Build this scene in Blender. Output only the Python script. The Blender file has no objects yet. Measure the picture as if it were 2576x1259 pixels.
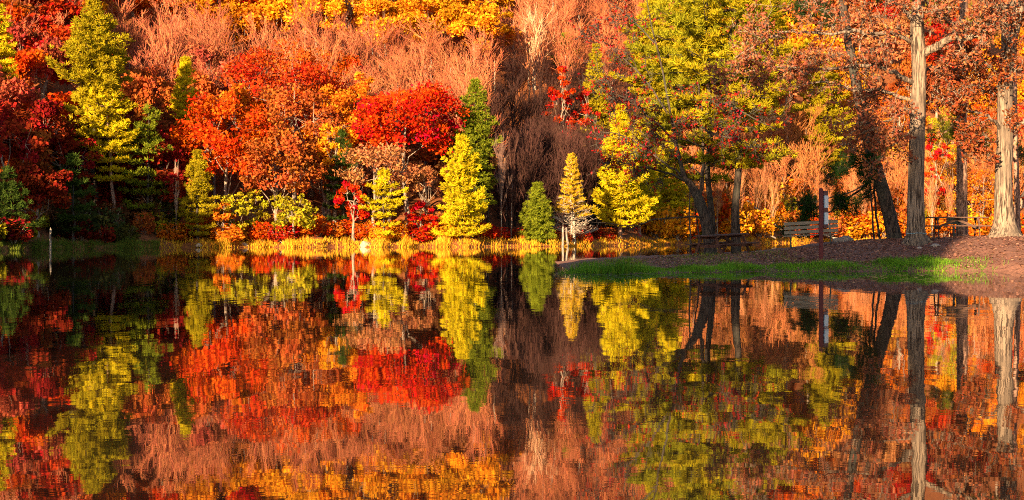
import bpy, math, random
import numpy as np
R = np.random.default_rng(7)
rnd = random.Random(11)
S = bpy.context.scene
COL = S.collection
F, CX, HY, CH = 4807.0, 1288.0, 588.0, 1.28      # focal length / centre / horizon (in 2576-px units), eye height
V3 = lambda *a: np.array(a, float)
EL, AZ = math.radians(14), math.radians(24)       # sun: low, behind the camera and to the left

# ------------------------------------------------------------------ materials
def new_mat(name):
    m = bpy.data.materials.new(name); m.use_nodes = True
    nt = m.node_tree; nt.nodes.clear()
    o = nt.nodes.new('ShaderNodeOutputMaterial')
    return m, nt, o
def N(nt, t, **kw):
    n = nt.nodes.new(t)
    for k, v in kw.items():
        if k in n.inputs: n.inputs[k].default_value = v
        else: setattr(n, k, v)
    return n
def L(nt, a, b): nt.links.new(a, b)

def foliage_mat(name, transl=0.35, hue=0.05, lo=0.55, hi=1.45):
    m, nt, o = new_mat(name)
    oi = N(nt, 'ShaderNodeObjectInfo')
    a = N(nt, 'ShaderNodeAttribute', attribute_name='var')
    b = N(nt, 'ShaderNodeAttribute', attribute_name='hv')
    mh = N(nt, 'ShaderNodeMapRange'); mh.inputs['To Min'].default_value = 0.5 - hue * .35; mh.inputs['To Max'].default_value = 0.5 + hue
    mv = N(nt, 'ShaderNodeMapRange'); mv.inputs['To Min'].default_value = lo; mv.inputs['To Max'].default_value = hi
    L(nt, b.outputs['Fac'], mh.inputs['Value']); L(nt, a.outputs['Fac'], mv.inputs['Value'])
    h = N(nt, 'ShaderNodeHueSaturation')
    L(nt, oi.outputs['Color'], h.inputs['Color']); L(nt, mh.outputs[0], h.inputs['Hue']); L(nt, mv.outputs[0], h.inputs['Value'])
    d = N(nt, 'ShaderNodeBsdfDiffuse'); t = N(nt, 'ShaderNodeBsdfTranslucent')
    L(nt, h.outputs[0], d.inputs['Color']); L(nt, h.outputs[0], t.inputs['Color'])
    mx = N(nt, 'ShaderNodeMixShader', Fac=transl)
    L(nt, d.outputs[0], mx.inputs[1]); L(nt, t.outputs[0], mx.inputs[2]); L(nt, mx.outputs[0], o.inputs[0])
    return m
M_LEAF = foliage_mat('autumn leaves', 0.32, 0.024, 0.35, 1.55)
M_NEEDLE = foliage_mat('pine needles', 0.38, 0.025, 0.55, 1.4)
M_GRASS = foliage_mat('grass blades', 0.3, 0.04, 0.45, 1.5)
M_TWIG = foliage_mat('bare twigs', 0.0, 0.02, 0.7, 1.3)

def bark_mat(name, dark, light, sx=9.0, sz=1.6, bump=0.5, moss=None):
    m, nt, o = new_mat(name)
    tc = N(nt, 'ShaderNodeTexCoord'); mp = N(nt, 'ShaderNodeMapping')
    mp.inputs['Scale'].default_value = (sx, sx, sz)
    L(nt, tc.outputs['Object'], mp.inputs[0])
    n1 = N(nt, 'ShaderNodeTexNoise', Scale=1.6, Detail=5.0, Roughness=0.65)
    L(nt, mp.outputs[0], n1.inputs['Vector'])
    n2 = N(nt, 'ShaderNodeTexNoise', Scale=0.9, Detail=3.0)
    L(nt, tc.outputs['Object'], n2.inputs['Vector'])
    cr = N(nt, 'ShaderNodeValToRGB')
    cr.color_ramp.elements[0].position = 0.43; cr.color_ramp.elements[0].color = (*dark, 1)
    cr.color_ramp.elements[1].position = 0.55; cr.color_ramp.elements[1].color = (*light, 1)
    L(nt, n1.outputs['Fac'], cr.inputs[0])
    src = cr.outputs[0]
    if moss:
        r2 = N(nt, 'ShaderNodeMapRange'); r2.inputs['From Min'].default_value = .45; r2.inputs['From Max'].default_value = .7
        L(nt, n2.outputs['Fac'], r2.inputs['Value'])
        mx = N(nt, 'ShaderNodeMix', data_type='RGBA'); mx.inputs[7].default_value = (*moss, 1)
        L(nt, r2.outputs[0], mx.inputs[0]); L(nt, src, mx.inputs[6]); src = mx.outputs[2]
    b = N(nt, 'ShaderNodeBsdfPrincipled', Roughness=0.95); b.inputs['Specular IOR Level'].default_value = 0.1
    L(nt, src, b.inputs['Base Color'])
    bp = N(nt, 'ShaderNodeBump', Strength=bump, Distance=0.05)
    L(nt, n1.outputs['Fac'], bp.inputs['Height']); L(nt, bp.outputs[0], b.inputs['Normal'])
    L(nt, b.outputs[0], o.inputs[0])
    return m
M_OAKBARK = bark_mat('oak bark', (.045, .032, .026), (.27, .20, .15), 9, .9, 1.0, (.13, .10, .08))
M_PINEBARK = bark_mat('pine bark', (.10, .055, .04), (.34, .20, .15), 8, 2.2, .9)
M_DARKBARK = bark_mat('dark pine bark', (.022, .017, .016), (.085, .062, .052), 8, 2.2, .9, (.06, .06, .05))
M_GREYBARK = bark_mat('grey bark', (.12, .085, .065), (.32, .25, .20), 6, 1.5, .5)
M_BIRCH = bark_mat('birch bark', (.16, .12, .10), (.46, .38, .30), 3, 6, .3)
M_DEADWOOD = bark_mat('bleached dead wood', (.10, .08, .07), (.30, .25, .21), 10, .8, .8)

def noise_mat(name, cols, scale=8.0, rough=0.9, bump=0.3, dist=0.03, stretch=(1, 1, 1), detail=6.0, coord='Object', spec=.2):
    m, nt, o = new_mat(name)
    tc = N(nt, 'ShaderNodeTexCoord'); mp = N(nt, 'ShaderNodeMapping'); mp.inputs['Scale'].default_value = stretch
    L(nt, tc.outputs[coord], mp.inputs[0])
    n1 = N(nt, 'ShaderNodeTexNoise', Scale=scale, Detail=detail, Roughness=0.7); L(nt, mp.outputs[0], n1.inputs['Vector'])
    cr = N(nt, 'ShaderNodeValToRGB'); e = cr.color_ramp.elements
    k = len(cols)
    for i, c in enumerate(cols):
        p = 0.33 + 0.34 * i / max(1, k - 1)
        if i < 2: e[i].position = p; e[i].color = (*c, 1)
        else:
            q = e.new(p); q.color = (*c, 1)
    L(nt, n1.outputs['Fac'], cr.inputs[0])
    b = N(nt, 'ShaderNodeBsdfPrincipled', Roughness=rough); b.inputs['Specular IOR Level'].default_value = spec
    L(nt, cr.outputs[0], b.inputs['Base Color'])
    bp = N(nt, 'ShaderNodeBump', Strength=bump, Distance=dist); L(nt, n1.outputs['Fac'], bp.inputs['Height'])
    L(nt, bp.outputs[0], b.inputs['Normal']); L(nt, b.outputs[0], o.inputs[0])
    return m
M_HILL = noise_mat('leaf litter', [(.07, .025, .012), (.20, .06, .02), (.30, .10, .03), (.13, .04, .016)], 1.6, .95, .6, .15)
M_BANK = noise_mat('trodden earth with pine straw', [(.06, .030, .025), (.16, .075, .055), (.26, .125, .09), (.10, .048, .038)], 9.0, .95, .8, .05, (.6, 1.6, 1))
M_TABLEWOOD = noise_mat('stained table boards', [(.045, .019, .015), (.085, .038, .028), (.13, .06, .045)], 6, .7, .3, .01, (1, 9, 9))
M_TABLEGREY = noise_mat('weathered table boards', [(.045, .024, .019), (.09, .05, .038), (.13, .078, .058)], 6, .75, .3, .01, (1, 9, 9))
M_BENCHWOOD = noise_mat('weathered bench boards', [(.10, .08, .06), (.20, .165, .125), (.28, .23, .18)], 6, .8, .3, .01, (1, 10, 10))
M_IRON = noise_mat('dark green painted iron', [(.012, .025, .02), (.03, .05, .042)], 20, .5, .1, .004, spec=.4)
M_REDPAINT = noise_mat('dark red paint', [(.075, .006, .010), (.11, .010, .015)], 12, .55, .15, .005, (3, 3, .6), spec=.3)
M_WHITEPAINT = noise_mat('white paint', [(.70, .72, .74), (.84, .85, .86)], 6, .5, .05, .003, spec=.3)
M_BLUEEDGE = noise_mat('pale blue trim', [(.10, .25, .40), (.14, .32, .50)], 9, .5, .05, .003)
M_STONE = noise_mat('grey stone', [(.14, .11, .10), (.30, .25, .22), (.42, .36, .32)], 7, .9, .7, .04)
M_PALESTONE = noise_mat('pale stone', [(.25, .19, .14), (.42, .34, .26)], 6, .9, .5, .04)
M_ROPE = noise_mat('pale blue cord', [(.16, .28, .34), (.26, .42, .50)], 40, .8, .2, .002)

# water: dielectric surface over a dark bed, small ripples
def water_mat():
    m, nt, o = new_mat('lake water')
    tc = N(nt, 'ShaderNodeTexCoord')
    def layer(scale, st, det):
        mp = N(nt, 'ShaderNodeMapping'); mp.inputs['Scale'].default_value = st
        L(nt, tc.outputs['Object'], mp.inputs[0])
        n = N(nt, 'ShaderNodeTexNoise', Scale=scale, Detail=det, Roughness=0.55); L(nt, mp.outputs[0], n.inputs['Vector'])
        return n.outputs['Fac']
    a = layer(1.5, (1.0, .32, 1), 2.0)
    b = layer(8.0, (.5, 1.0, 1), 1.0)
    k = N(nt, 'ShaderNodeMath', operation='MULTIPLY'); k.inputs[1].default_value = 0.045; L(nt, b, k.inputs[0])
    s = N(nt, 'ShaderNodeMath', operation='ADD'); L(nt, a, s.inputs[0]); L(nt, k.outputs[0], s.inputs[1])
    bp = N(nt, 'ShaderNodeBump', Strength=1.0, Distance=0.0033)
    L(nt, s.outputs[0], bp.inputs['Height'])
    c = layer(.06, (.6, 1.6, 1), 2.0); mr = N(nt, 'ShaderNodeMapRange'); mr.inputs['From Min'].default_value = .35; mr.inputs['From Max'].default_value = .65; mr.inputs['To Min'].default_value = .35; mr.inputs['To Max'].default_value = 1.1
    L(nt, c, mr.inputs['Value']); L(nt, mr.outputs[0], bp.inputs['Strength'])
    p = N(nt, 'ShaderNodeBsdfPrincipled', Roughness=0.015, IOR=1.333)
    p.inputs['Base Color'].default_value = (.012, .008, .006, 1)
    L(nt, bp.outputs[0], p.inputs['Normal']); L(nt, p.outputs[0], o.inputs[0])
    return m
M_WATER = water_mat()

# ------------------------------------------------------------------ mesh building
class G:
    def __init__(s): s.v = []; s.f = []; s.a = []; s.h = []; s.n = 0; s.sm = []
    def raw(s, v, f, var=None, hv=None, smooth=False):
        v = np.asarray(v, float).reshape(-1, 3); f = np.asarray(f, int).reshape(-1, 4)
        s.v.append(v); s.f.append(f + s.n); s.n += len(v)
        s.a.append(np.full(len(v), .5) if var is None else var); s.h.append(np.full(len(v), .5) if hv is None else hv)
        s.sm.append(np.full(len(f), smooth))
    def quads(s, P, var, hv):
        n = len(P)
        s.raw(P.reshape(-1, 3), np.arange(4 * n).reshape(-1, 4), np.repeat(var, 4), np.repeat(hv, 4))
    def tube(s, pts, rad, sides=8, lump=0.0, ph=0.0):
        pts = np.asarray(pts, float); k = len(pts); rad = np.broadcast_to(np.asarray(rad, float), (k,))
        t = np.gradient(pts, axis=0); t /= np.linalg.norm(t, axis=1)[:, None] + 1e-9
        ref = V3(1, 0, 0) if abs(t[:, 0]).mean() < .8 else V3(0, 1, 0)
        u = np.cross(t, ref); u /= np.linalg.norm(u, axis=1)[:, None] + 1e-9
        w = np.cross(t, u)
        an = np.arange(sides) * 2 * math.pi / sides + ph
        rr = rad[:, None] * (1 + lump * R.uniform(-1, 1, (k, sides)))
        P = pts[:, None, :] + rr[..., None] * (np.cos(an)[None, :, None] * u[:, None, :] + np.sin(an)[None, :, None] * w[:, None, :])
        i = np.arange(k - 1)[:, None] * sides; j = np.arange(sides)[None, :]; j2 = (j + 1) % sides
        fa = np.stack([i + j, i + j2, i + sides + j2, i + sides + j], -1).reshape(-1, 4)
        s.raw(P.reshape(-1, 3), fa, smooth=True)
        # closing cap at the far end
        c0 = (k - 1) * sides
        if sides % 2 == 0 and sides >= 4:
            cap = [[c0 + q, c0 + q + 1, c0 + (sides - 2 - q), c0 + (sides - 1 - q)] for q in range(sides // 2 - 1)]
            s.f.append(np.array(cap) + s.n - k * sides); s.sm.append(np.full(len(cap), True))
    def sticks(s, A, B, r0, r1, var=None):
        A = np.asarray(A, float); B = np.asarray(B, float); n = len(A)
        if not n: return
        t = B - A; t /= np.linalg.norm(t, axis=1)[:, None] + 1e-9
        ref = np.where(np.abs(t[:, 2:3]) > .9, V3(1, 0, 0), V3(0, 0, 1))
        u = np.cross(t, ref); u /= np.linalg.norm(u, axis=1)[:, None] + 1e-9; w = np.cross(t, u)
        r0 = np.broadcast_to(r0, (n,)); r1 = np.broadcast_to(r1, (n,))
        V = []
        for a in (0, 2.0944, 4.1888):
            d = math.cos(a) * u + math.sin(a) * w
            V += [A + d * r0[:, None], B + d * r1[:, None]]
        V = np.stack(V, 1)                      # n,6,3
        base = np.arange(n)[:, None] * 6
        fa = np.concatenate([base + np.array([[0, 2, 3, 1]]), base + np.array([[2, 4, 5, 3]]), base + np.array([[4, 0, 1, 5]])], 0)
        va = R.uniform(.2, .8, n) if var is None else var
        s.raw(V.reshape(-1, 3), fa, np.repeat(va, 6), np.repeat(R.uniform(0, 1, n), 6), smooth=False)
    def box(s, c, size, rot=None, bev=0.0):
        x, y, z = [q / 2 for q in size]
        v = np.array([[-x, -y, -z], [x, -y, -z], [x, y, -z], [-x, y, -z], [-x, -y, z], [x, -y, z], [x, y, z], [-x, y, z]], float)
        if rot is not None: v = v @ np.asarray(rot).T
        s.raw(v + np.asarray(c, float), [[0, 3, 2, 1], [4, 5, 6, 7], [0, 1, 5, 4], [1, 2, 6, 5], [2, 3, 7, 6], [3, 0, 4, 7]])
    def mesh(s, name, mat):
        v = np.concatenate(s.v); f = np.concatenate(s.f); sm = np.concatenate(s.sm)
        me = bpy.data.meshes.new(name)
        me.vertices.add(len(v)); me.vertices.foreach_set('co', v.ravel())
        me.loops.add(f.size); me.loops.foreach_set('vertex_index', f.ravel().astype(np.int32))
        me.polygons.add(len(f)); me.polygons.foreach_set('loop_start', (np.arange(len(f)) * 4).astype(np.int32))
        me.polygons.foreach_set('use_smooth', sm)
        for nm, arr in (('var', s.a), ('hv', s.h)):
            at = me.attributes.new(nm, 'FLOAT', 'POINT'); at.data.foreach_set('value', np.concatenate(arr).astype(np.float32))
        me.update(calc_edges=True); me.validate()
        me.materials.append(mat)
        return me
def link(name, me, parent=None, loc=(0, 0, 0), color=None):
    o = bpy.data.objects.new(name, me); COL.objects.link(o); o.location = loc
    if parent: o.parent = parent
    if color is not None: o.color = (*color, 1)
    return o
def tag(o, label, cat, group=None):
    o['label'] = label; o['category'] = cat
    if group: o['group'] = group
    return o
def thing(name, label, cat, loc=(0, 0, 0), rot=(0, 0, 0), group=None):
    o = bpy.data.objects.new(name, None); COL.objects.link(o); o.location = loc; o.rotation_euler = rot
    o.empty_display_size = .3
    return tag(o, label, cat, group)
def structure(o): o['kind'] = 'structure'; return o
def stuff(o): o['kind'] = 'stuff'; return o

def unit(n):
    d = R.normal(size=(n, 3)); return d / np.linalg.norm(d, axis=1)[:, None]
def leaves(g, C, size, asp=.62, var=None, hv=None, up=0.0):
    n = len(C); nrm = unit(n); nrm[:, 2] += up; nrm /= np.linalg.norm(nrm, axis=1)[:, None]
    u = np.cross(nrm, unit(n)); u /= np.linalg.norm(u, axis=1)[:, None] + 1e-9; w = np.cross(nrm, u)
    sz = size * R.uniform(.6, 1.4, n)
    a = u * (sz / 2)[:, None]; b = w * (sz * asp / 2)[:, None]
    P = np.stack([C - a, C - b + a * .15, C + a, C + b + a * .15], 1)
    g.quads(P, R.uniform(0, 1, n) if var is None else np.clip(var, 0, 1), R.uniform(0, 1, n) if hv is None else np.clip(hv, 0, 1))
def blades(g, B, D, ln, wd, var=None, hv=None, tip=.25):
    n = len(B); D = D / (np.linalg.norm(D, axis=1)[:, None] + 1e-9)
    sd = np.cross(D, unit(n)); sd /= np.linalg.norm(sd, axis=1)[:, None] + 1e-9
    ln = np.broadcast_to(ln, (n,)); wd = np.broadcast_to(wd, (n,))
    a = sd * (wd / 2)[:, None]; T = B + D * ln[:, None]
    P = np.stack([B - a, B + a, T + a * tip, T - a * tip], 1)
    g.quads(P, R.uniform(0, 1, n) if var is None else np.clip(var, 0, 1), R.uniform(0, 1, n) if hv is None else np.clip(hv, 0, 1))

# ------------------------------------------------------------------ terrain functions
SHX = [-900, -300, 0, 230, 330, 420, 600, 800, 1200, 1450, 1700, 1900, 2100, 2576, 3300]
SHD = [112, 126, 140, 158, 165, 171, 175, 177, 182, 192, 216, 245, 268, 285, 300]
def shore(px): return float(np.interp(px, SHX, SHD)) + 1.2 * math.sin(px * .031) + .7 * math.sin(px * .083 + 1)
def hillz(px, t):
    z = np.interp(t, [-4, 0, 1.0, 3, 10, 28, 60, 120, 200, 330], [-.8, -.03, .32, .6, 1.3, 6.5, 20, 47, 74, 92])
    z = z if z < 1.3 else 1.3 + (z - 1.3) * float(np.interp(px, [-800, -250, 60], [.25, .75, 1]))
    k = float(np.interp(px, [1200, 1250, 1540, 1620], [0, 1, 1, 0]))
    if k > 0 and t > 2: z = z * (1 - k) + k * min(z, float(np.interp(t, [2, 10, 44, 60, 120, 200, 330], [.45, 1.0, 2.2, 17, 46, 74, 92])))
    return float(z) + (max(0, min(1, t / 12)) * (.5 * math.sin(px * .017 + t * .11) + .35 * math.sin(px * .041 - t * .19)))
def far_pt(px, t):
    D = shore(px) + t
    return V3((px - CX) / F * D, D, hillz(px, t))
def P(px, py, D): return V3((px - CX) / F * D, D, CH + (HY - py) / F * D)
RX = [1.2, 1.9, 3.3, 6.3, 9.4, 11, 12.4, 14, 18, 30, 70]; RZ = [-.35, .02, .20, .35, .47, .59, .77, 1.0, 1.15, 1.45, 1.8]
def edge_y(x):
    return float(np.interp(x, [1, 2, 5, 8, 11, 15, 18, 24, 40], [60.0, 60.6, 62.2, 63.8, 64.8, 65.4, 64.4, 63.5, 63])) + .30 * math.sin(x * .9) + .18 * math.sin(x * 2.3 + 1)
def bankz(x, y):
    r = float(np.interp(x, RX, RZ))
    y0 = edge_y(x)
    y1 = max(87 + .5 * math.sin(x * .6), y0 + 14)
    f = float(np.interp(y, [y0 - 2, y0, y0 + .4, y0 + 3, y0 + 5.5, y0 + 8, y0 + 10, y1 - 3, y1, y1 + 2], [-.5, 0, .17, .46, .76, .95, 1, .9, 0, -.5])) if x < 26 else float(np.interp(y, [y0 - 2, y0, y0 + .5, y0 + 7, y1 + 30], [-.5, 0, .2, .9, 1]))
    z = r * f if r > 0 else -.4
    return z + (.025 * math.sin(x * 3.1 + y * 1.7) + .02 * math.sin(x * 5.3 - y * 2.9)) * min(1, max(0, z * 4))
def bank_pt(px, D):
    x = (px - CX) / F * D
    return V3(x, D, bankz(x, D))

def grid_mesh(name, pts, mat):
    a, b = pts.shape[:2]
    i = np.arange(a - 1)[:, None] * b; j = np.arange(b - 1)[None, :]
    fa = np.stack([i + j, i + j + 1, i + b + j + 1, i + b + j], -1).reshape(-1, 4)
    g = G(); g.raw(pts.reshape(-1, 3), fa, smooth=True)
    return g.mesh(name, mat)
pxs = np.linspace(-900, 3300, 150); ts = np.concatenate([np.linspace(-4, 4, 9), np.linspace(5, 30, 18), np.linspace(33, 120, 30), np.linspace(130, 330, 14)])
structure(link('hillside', grid_mesh('hillside', np.array([[far_pt(p, t) for p in pxs] for t in ts]), M_HILL)))
xs = np.linspace(1.0, 70, 220); ys = np.linspace(57.5, 92, 100)
structure(link('bank', grid_mesh('bank', np.array([[V3(x, y, bankz(x, y)) for x in xs] for y in ys]), M_BANK)))
# shore to the left of the view
def leftz(x, y):
    d = float(np.interp(y, [-60, 0, 70, 130, 160], [-3, -4.5, -26, -43, -50])) - x
    return float(np.interp(d, [-3, 0, 2, 12, 60, 160], [-.6, 0, .5, 1.6, 9, 22]))
xs = np.concatenate([np.linspace(-220, -70, 22), np.linspace(-66, 2, 70)]); ys = np.linspace(-60, 135, 80)
structure(link('shore', grid_mesh('shore', np.array([[V3(x, y, leftz(x, y)) for x in xs] for y in ys]), M_HILL)))
g = G(); g.raw([[-260, -80, 0], [260, -80, 0], [260, 420, 0], [-260, 420, 0]], [[0, 1, 2, 3]])
structure(link('lake_water', g.mesh('lake_water', M_WATER)))

# ------------------------------------------------------------------ tree generators (each returns trunk mesh, crown mesh; base at origin)
def wander(a, b, k, amp):
    a = np.asarray(a, float); b = np.asarray(b, float)
    t = np.linspace(0, 1, k)[:, None]; p = a + (b - a) * t
    p[1:-1] += R.normal(0, amp * np.linalg.norm(b - a), (k - 2, 3)) if k > 2 else 0
    return p
def broadleaf(H=10, W=8, cb=.3, leaf=.34, n=5000, nclump=46, bark=M_GREYBARK, trunk_r=None, flat=.7, limbs=14, tw=1.0, sparse=1.0):
    """rounded crown of leaf clumps on spreading limbs"""
    gt, gc = G(), G()
    r = trunk_r or H * .017 + .03
    lean = R.normal(0, .03 * H, 2)
    top = V3(lean[0], lean[1], H * (cb + .45 * (1 - cb)))
    tr = wander((0, 0, -.3), top, 7, .012); gt.tube(tr, np.linspace(r, r * .3, 7) * np.array([1.35] + [1] * 6), 8, .06)
    zc = H * (cb + 1) / 2 - H * .03; hz = H * (1 - cb) / 2
    d = unit(nclump * 3); d = d[d[:, 2] > -.75][:nclump]
    rad = R.uniform(.25, 1, len(d)) ** .42
    ce = d * rad[:, None] * np.array([W / 2 * .86, W / 2 * .86, hz * .88])
    ce[:, 2] += zc; ce[:, :2] += lean * .8
    lumpy = 1 + .22 * np.sin(np.arctan2(d[:, 1], d[:, 0]) * 3 + R.uniform(0, 6)) * (1 - abs(d[:, 2]))
    ce[:, 0] *= lumpy; ce[:, 1] *= lumpy
    # limbs
    idx = R.choice(len(ce), min(limbs, len(ce)), replace=False)
    for i in idx:
        s0 = tr[R.integers(2, 7)]; q = wander(s0, ce[i], 5, .05); q[2, 2] -= .03 * W
        gt.tube(q, np.linspace(r * .28, r * .05, 5), 5, .05)
    for i in range(len(ce)):
        j = idx[np.argmin(np.linalg.norm(ce[idx] - ce[i], axis=1))]
        gt.sticks([ce[j] * .6 + np.array([0, 0, zc * .4])], [ce[i]], r * .14 * tw, r * .05)
    cr = R.uniform(.06, .155, len(ce)) * W
    wgt = cr ** 2; cnt = R.multinomial(int(n * sparse), wgt / wgt.sum())
    ci = np.repeat(np.arange(len(ce)), cnt); m = len(ci)
    off = unit(m) * (R.uniform(0, 1, m) ** .5)[:, None] * cr[ci][:, None]; off[:, 2] *= flat
    cv = R.uniform(-.28, .28, len(ce)); ch = R.uniform(-.35, .35, len(ce))
    leaves(gc, ce[ci] + off, leaf, var=.5 + cv[ci] + R.uniform(-.4, .4, m), hv=.5 + ch[ci] + R.uniform(-.3, .3, m), up=.25)
    return gt.mesh('trunk', bark), gc.mesh('crown', M_LEAF)

def bare(H=10, W=7, fan=.5, bark=M_GREYBARK, dens=1.0, first=.28, levels=4):
    gt, gc = G(), G()
    r = H * .012 + .02
    A, B, r0, r1 = [], [], [], []
    def grow(p, d, ln, rr, lv):
        k = 3; q = p.copy(); dd = d.copy()
        for s in range(k):
            dd = dd + R.normal(0, .13, 3) + V3(0, 0, .10); dd /= np.linalg.norm(dd)
            e = q + dd * ln / k
            A.append(q); B.append(e); r0.append(rr * (1 - .25 * s / k * 1.0)); r1.append(rr * (1 - .25 * (s + 1) / k))
            q = e
            if lv > 0:
                for c in range(R.integers(1, 3) if s < 2 else R.integers(2, 4)):
                    ax = unit(1)[0]; nd = dd * .95 + ax * R.uniform(.35, .75) * (1 + fan * .3); nd[2] += .12; nd /= np.linalg.norm(nd)
                    if R.uniform() < dens: grow(q, nd, ln * R.uniform(.5, .72), max(.018, rr * .52), lv - 1)
    tr = wander((0, 0, -.3), (R.normal(0, .02 * H), R.normal(0, .02 * H), H * .62), 8, .01)
    gt.tube(tr, np.linspace(r, r * .35, 8), 7)
    for i in range(2, 8):
        for c in range(3 if i < 7 else 4):
            a = R.uniform(0, 6.28); el = R.uniform(.55, 1.2)
            d = V3(math.cos(a) * math.cos(el) * (W / H * 1.3), math.sin(a) * math.cos(el) * (W / H * 1.3), math.sin(el)); d /= np.linalg.norm(d)
            fr = i / 7
            if fr < first: continue
            grow(tr[i], d, H * .24 * (1.2 - .35 * fr), r * .4, levels - 2)
    gc.sticks(np.array(A), np.array(B), np.array(r0), np.array(r1))
    return gt.mesh('trunk', bark), gc.mesh('branches', M_TWIG)

def pine(H=12, W=5, cb=.12, spacing=.62, nbr=5, tuft=14, nl=.30, nw=.055, shape='cone', gap=.12, up=.35, bark=M_DARKBARK, r=None, bare_low=True, off=(0, 0), plate=1.0):
    """tiers of boughs carrying upswept needle tufts"""
    gt, gc = G(), G()
    r = r or H * .013 + .03
    tr = wander((0, 0, -.3), (off[0], off[1], H * .97), 9, .006); gt.tube(tr, np.linspace(r, r * .12, 9) * np.array([1.3] + [1] * 8), 8, .04)
    tz = tr[:, 2]
    TB, TD, TV, TH = [], [], [], []
    z = H * cb; lob = R.uniform(0, 6)
    bs = []
    while z < H * .985:
        f = (z - H * cb) / (H * (1 - cb))
        if shape == 'cone': pr = (1 - f) ** .78 * (1 if f > .10 else .75 + 2.5 * f)
        elif shape == 'irregular': pr = (.50 + .55 * math.sin(min(1, f * 1.25) * math.pi * .8)) * (1 - f ** 3) * R.uniform(.6, 1.1)
        elif shape == 'column': pr = (1 - f ** 2.2) * (.65 + .35 * math.sin(f * 3.0))
        else: pr = 1 - f
        c = V3(np.interp(z, tz, tr[:, 0]), np.interp(z, tz, tr[:, 1]), z)
        a0 = R.uniform(0, 6.28)
        for k in range(nbr):
            if R.uniform() < gap: continue
            a = a0 + k * 6.28 / nbr + R.normal(0, .25)
            ln = max(.25, W / 2 * pr * R.uniform(.5, 1.22) * (1 + .18 * math.sin(a * 2 + lob + f * 5)))
            rise = up * (.35 + 1.5 * f) + R.normal(0, .14)
            e = c + V3(math.cos(a) * ln, math.sin(a) * ln, ln * rise * .6)
            m = c + V3(math.cos(a) * ln * .55, math.sin(a) * ln * .55, ln * (rise * .15 - .04))
            gt.sticks([c, m], [m, e], [r * .22, r * .14], [r * .14, .012])
            bv = R.uniform(-.28, .28)
            nt_ = max(3, int(ln / .26))
            for q in np.linspace(.22 if ln > 1 else .1, 1, nt_):
                pt = (c + (m - c) * q / .55) if q < .55 else (m + (e - m) * (q - .55) / .45)
                sp = ln * .28 * (1.15 - q) * plate + .10
                for s_ in range(3 if ln > .8 else 2):
                    lat = R.normal(0, sp)
                    p2 = pt + V3(-math.sin(a) * lat, math.cos(a) * lat, R.normal(0, .05) + abs(lat) * .12)
                    TB.append(p2); TD.append(V3(math.cos(a) * .55, math.sin(a) * .55, .75)); TV.append(bv)
        z += spacing * R.uniform(.7, 1.25) * (1 - .35 * f)
    # leader
    for q in range(4): TB.append(V3(off[0], off[1], H * (.93 + .018 * q))); TD.append(V3(0, 0, 1)); TV.append(.1)
    TB = np.array(TB); TD = np.array(TD); TV = np.array(TV)
    n = len(TB); i = np.repeat(np.arange(n), tuft); m = len(i)
    D = TD[i] + unit(m) * .95
    Bp = TB[i] + unit(m) * .06
    blades(gc, Bp, D, nl * R.uniform(.6, 1.25, m), nw, var=.5 + TV[i] + R.uniform(-.4, .4, m), hv=R.uniform(0, 1, m), tip=.5)
    return gt.mesh('trunk', bark), gc.mesh('crown', M_NEEDLE)

def shrub(H=1.6, W=2.0, leaf=.22, n=700, stems=9, sparse=1.0):
    gt, gc = G(), G()
    A, B = [], []
    for k in range(stems):
        a = R.uniform(0, 6.28); A.append(V3(R.normal(0, .1), R.normal(0, .1), -.1)); B.append(V3(math.cos(a) * W * .35, math.sin(a) * W * .35, H * R.uniform(.6, .95)))
    gt.sticks(np.array(A), np.array(B), .03, .01)
    d = unit(n); C = d * (R.uniform(.2, 1, n) ** .6)[:, None] * np.array([W / 2, W / 2, H / 2]); C[:, 2] += H * .52
    C += .12 * np.sin(C * 5)
    leaves(gc, C, leaf, var=.5 + .2 * np.sin(C[:, 0] * 4) + R.uniform(-.35, .35, n), up=.3)
    return gt.mesh('stems', M_GREYBARK), gc.mesh('leaves', M_LEAF)

def put(kind, meshes, label, cat, loc, color, rz=0, sc=(1, 1, 1), group=None, tilt=0, parts=None):
    t = thing(kind, label, cat, loc, (0, tilt, rz), group); t.scale = sc
    for me in meshes:
        nm = me.name.split('.')[0]
        o = link(nm, me, t, color=color)
    return t
def put_far(kind, meshes, px, t, ytop, wpx, base, label, cat, color, group=None, rz=None, tilt=0):
    """stand a tree on the hill; base=(H,W) its built size; its height follows from where its top shows"""
    p = far_pt(px, t); D = p[1]
    H = max(1.0, CH + (HY - ytop) / F * D - p[2]); W = wpx / F * D
    return put(kind, meshes, label, cat, p, color, R.uniform(0, 6.28) if rz is None else rz, (W / base[1], W / base[1], H / base[0]), group, tilt)
def dims(px, t, ytop, wpx):
    p = far_pt(px, t); D = p[1]
    return max(1.0, CH + (HY - ytop) / F * D - p[2]), wpx / F * D

# colours (leaf, needle and twig tones; pine yellow pushed past natural)
RED = (.50, .005, .006); CRIM = (.38, .013, .008); ORANGE = (.62, .14, .012); RUST = (.42, .085, .022); GOLD = (.68, .235, .012)
BROWN = (.40, .14, .06); ORRED = (.52, .045, .006); YGREEN = (.34, .27, .014); DKRED = (.22, .012, .010); TWIGPINK = (.38, .108, .058); TWIGGREY = (.30, .17, .14)
PINE_Y = (.55, .41, .012); PINE_G = (.20, .22, .016); PINE_D = (.055, .085, .014); PINE_O = (.36, .27, .012)

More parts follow.
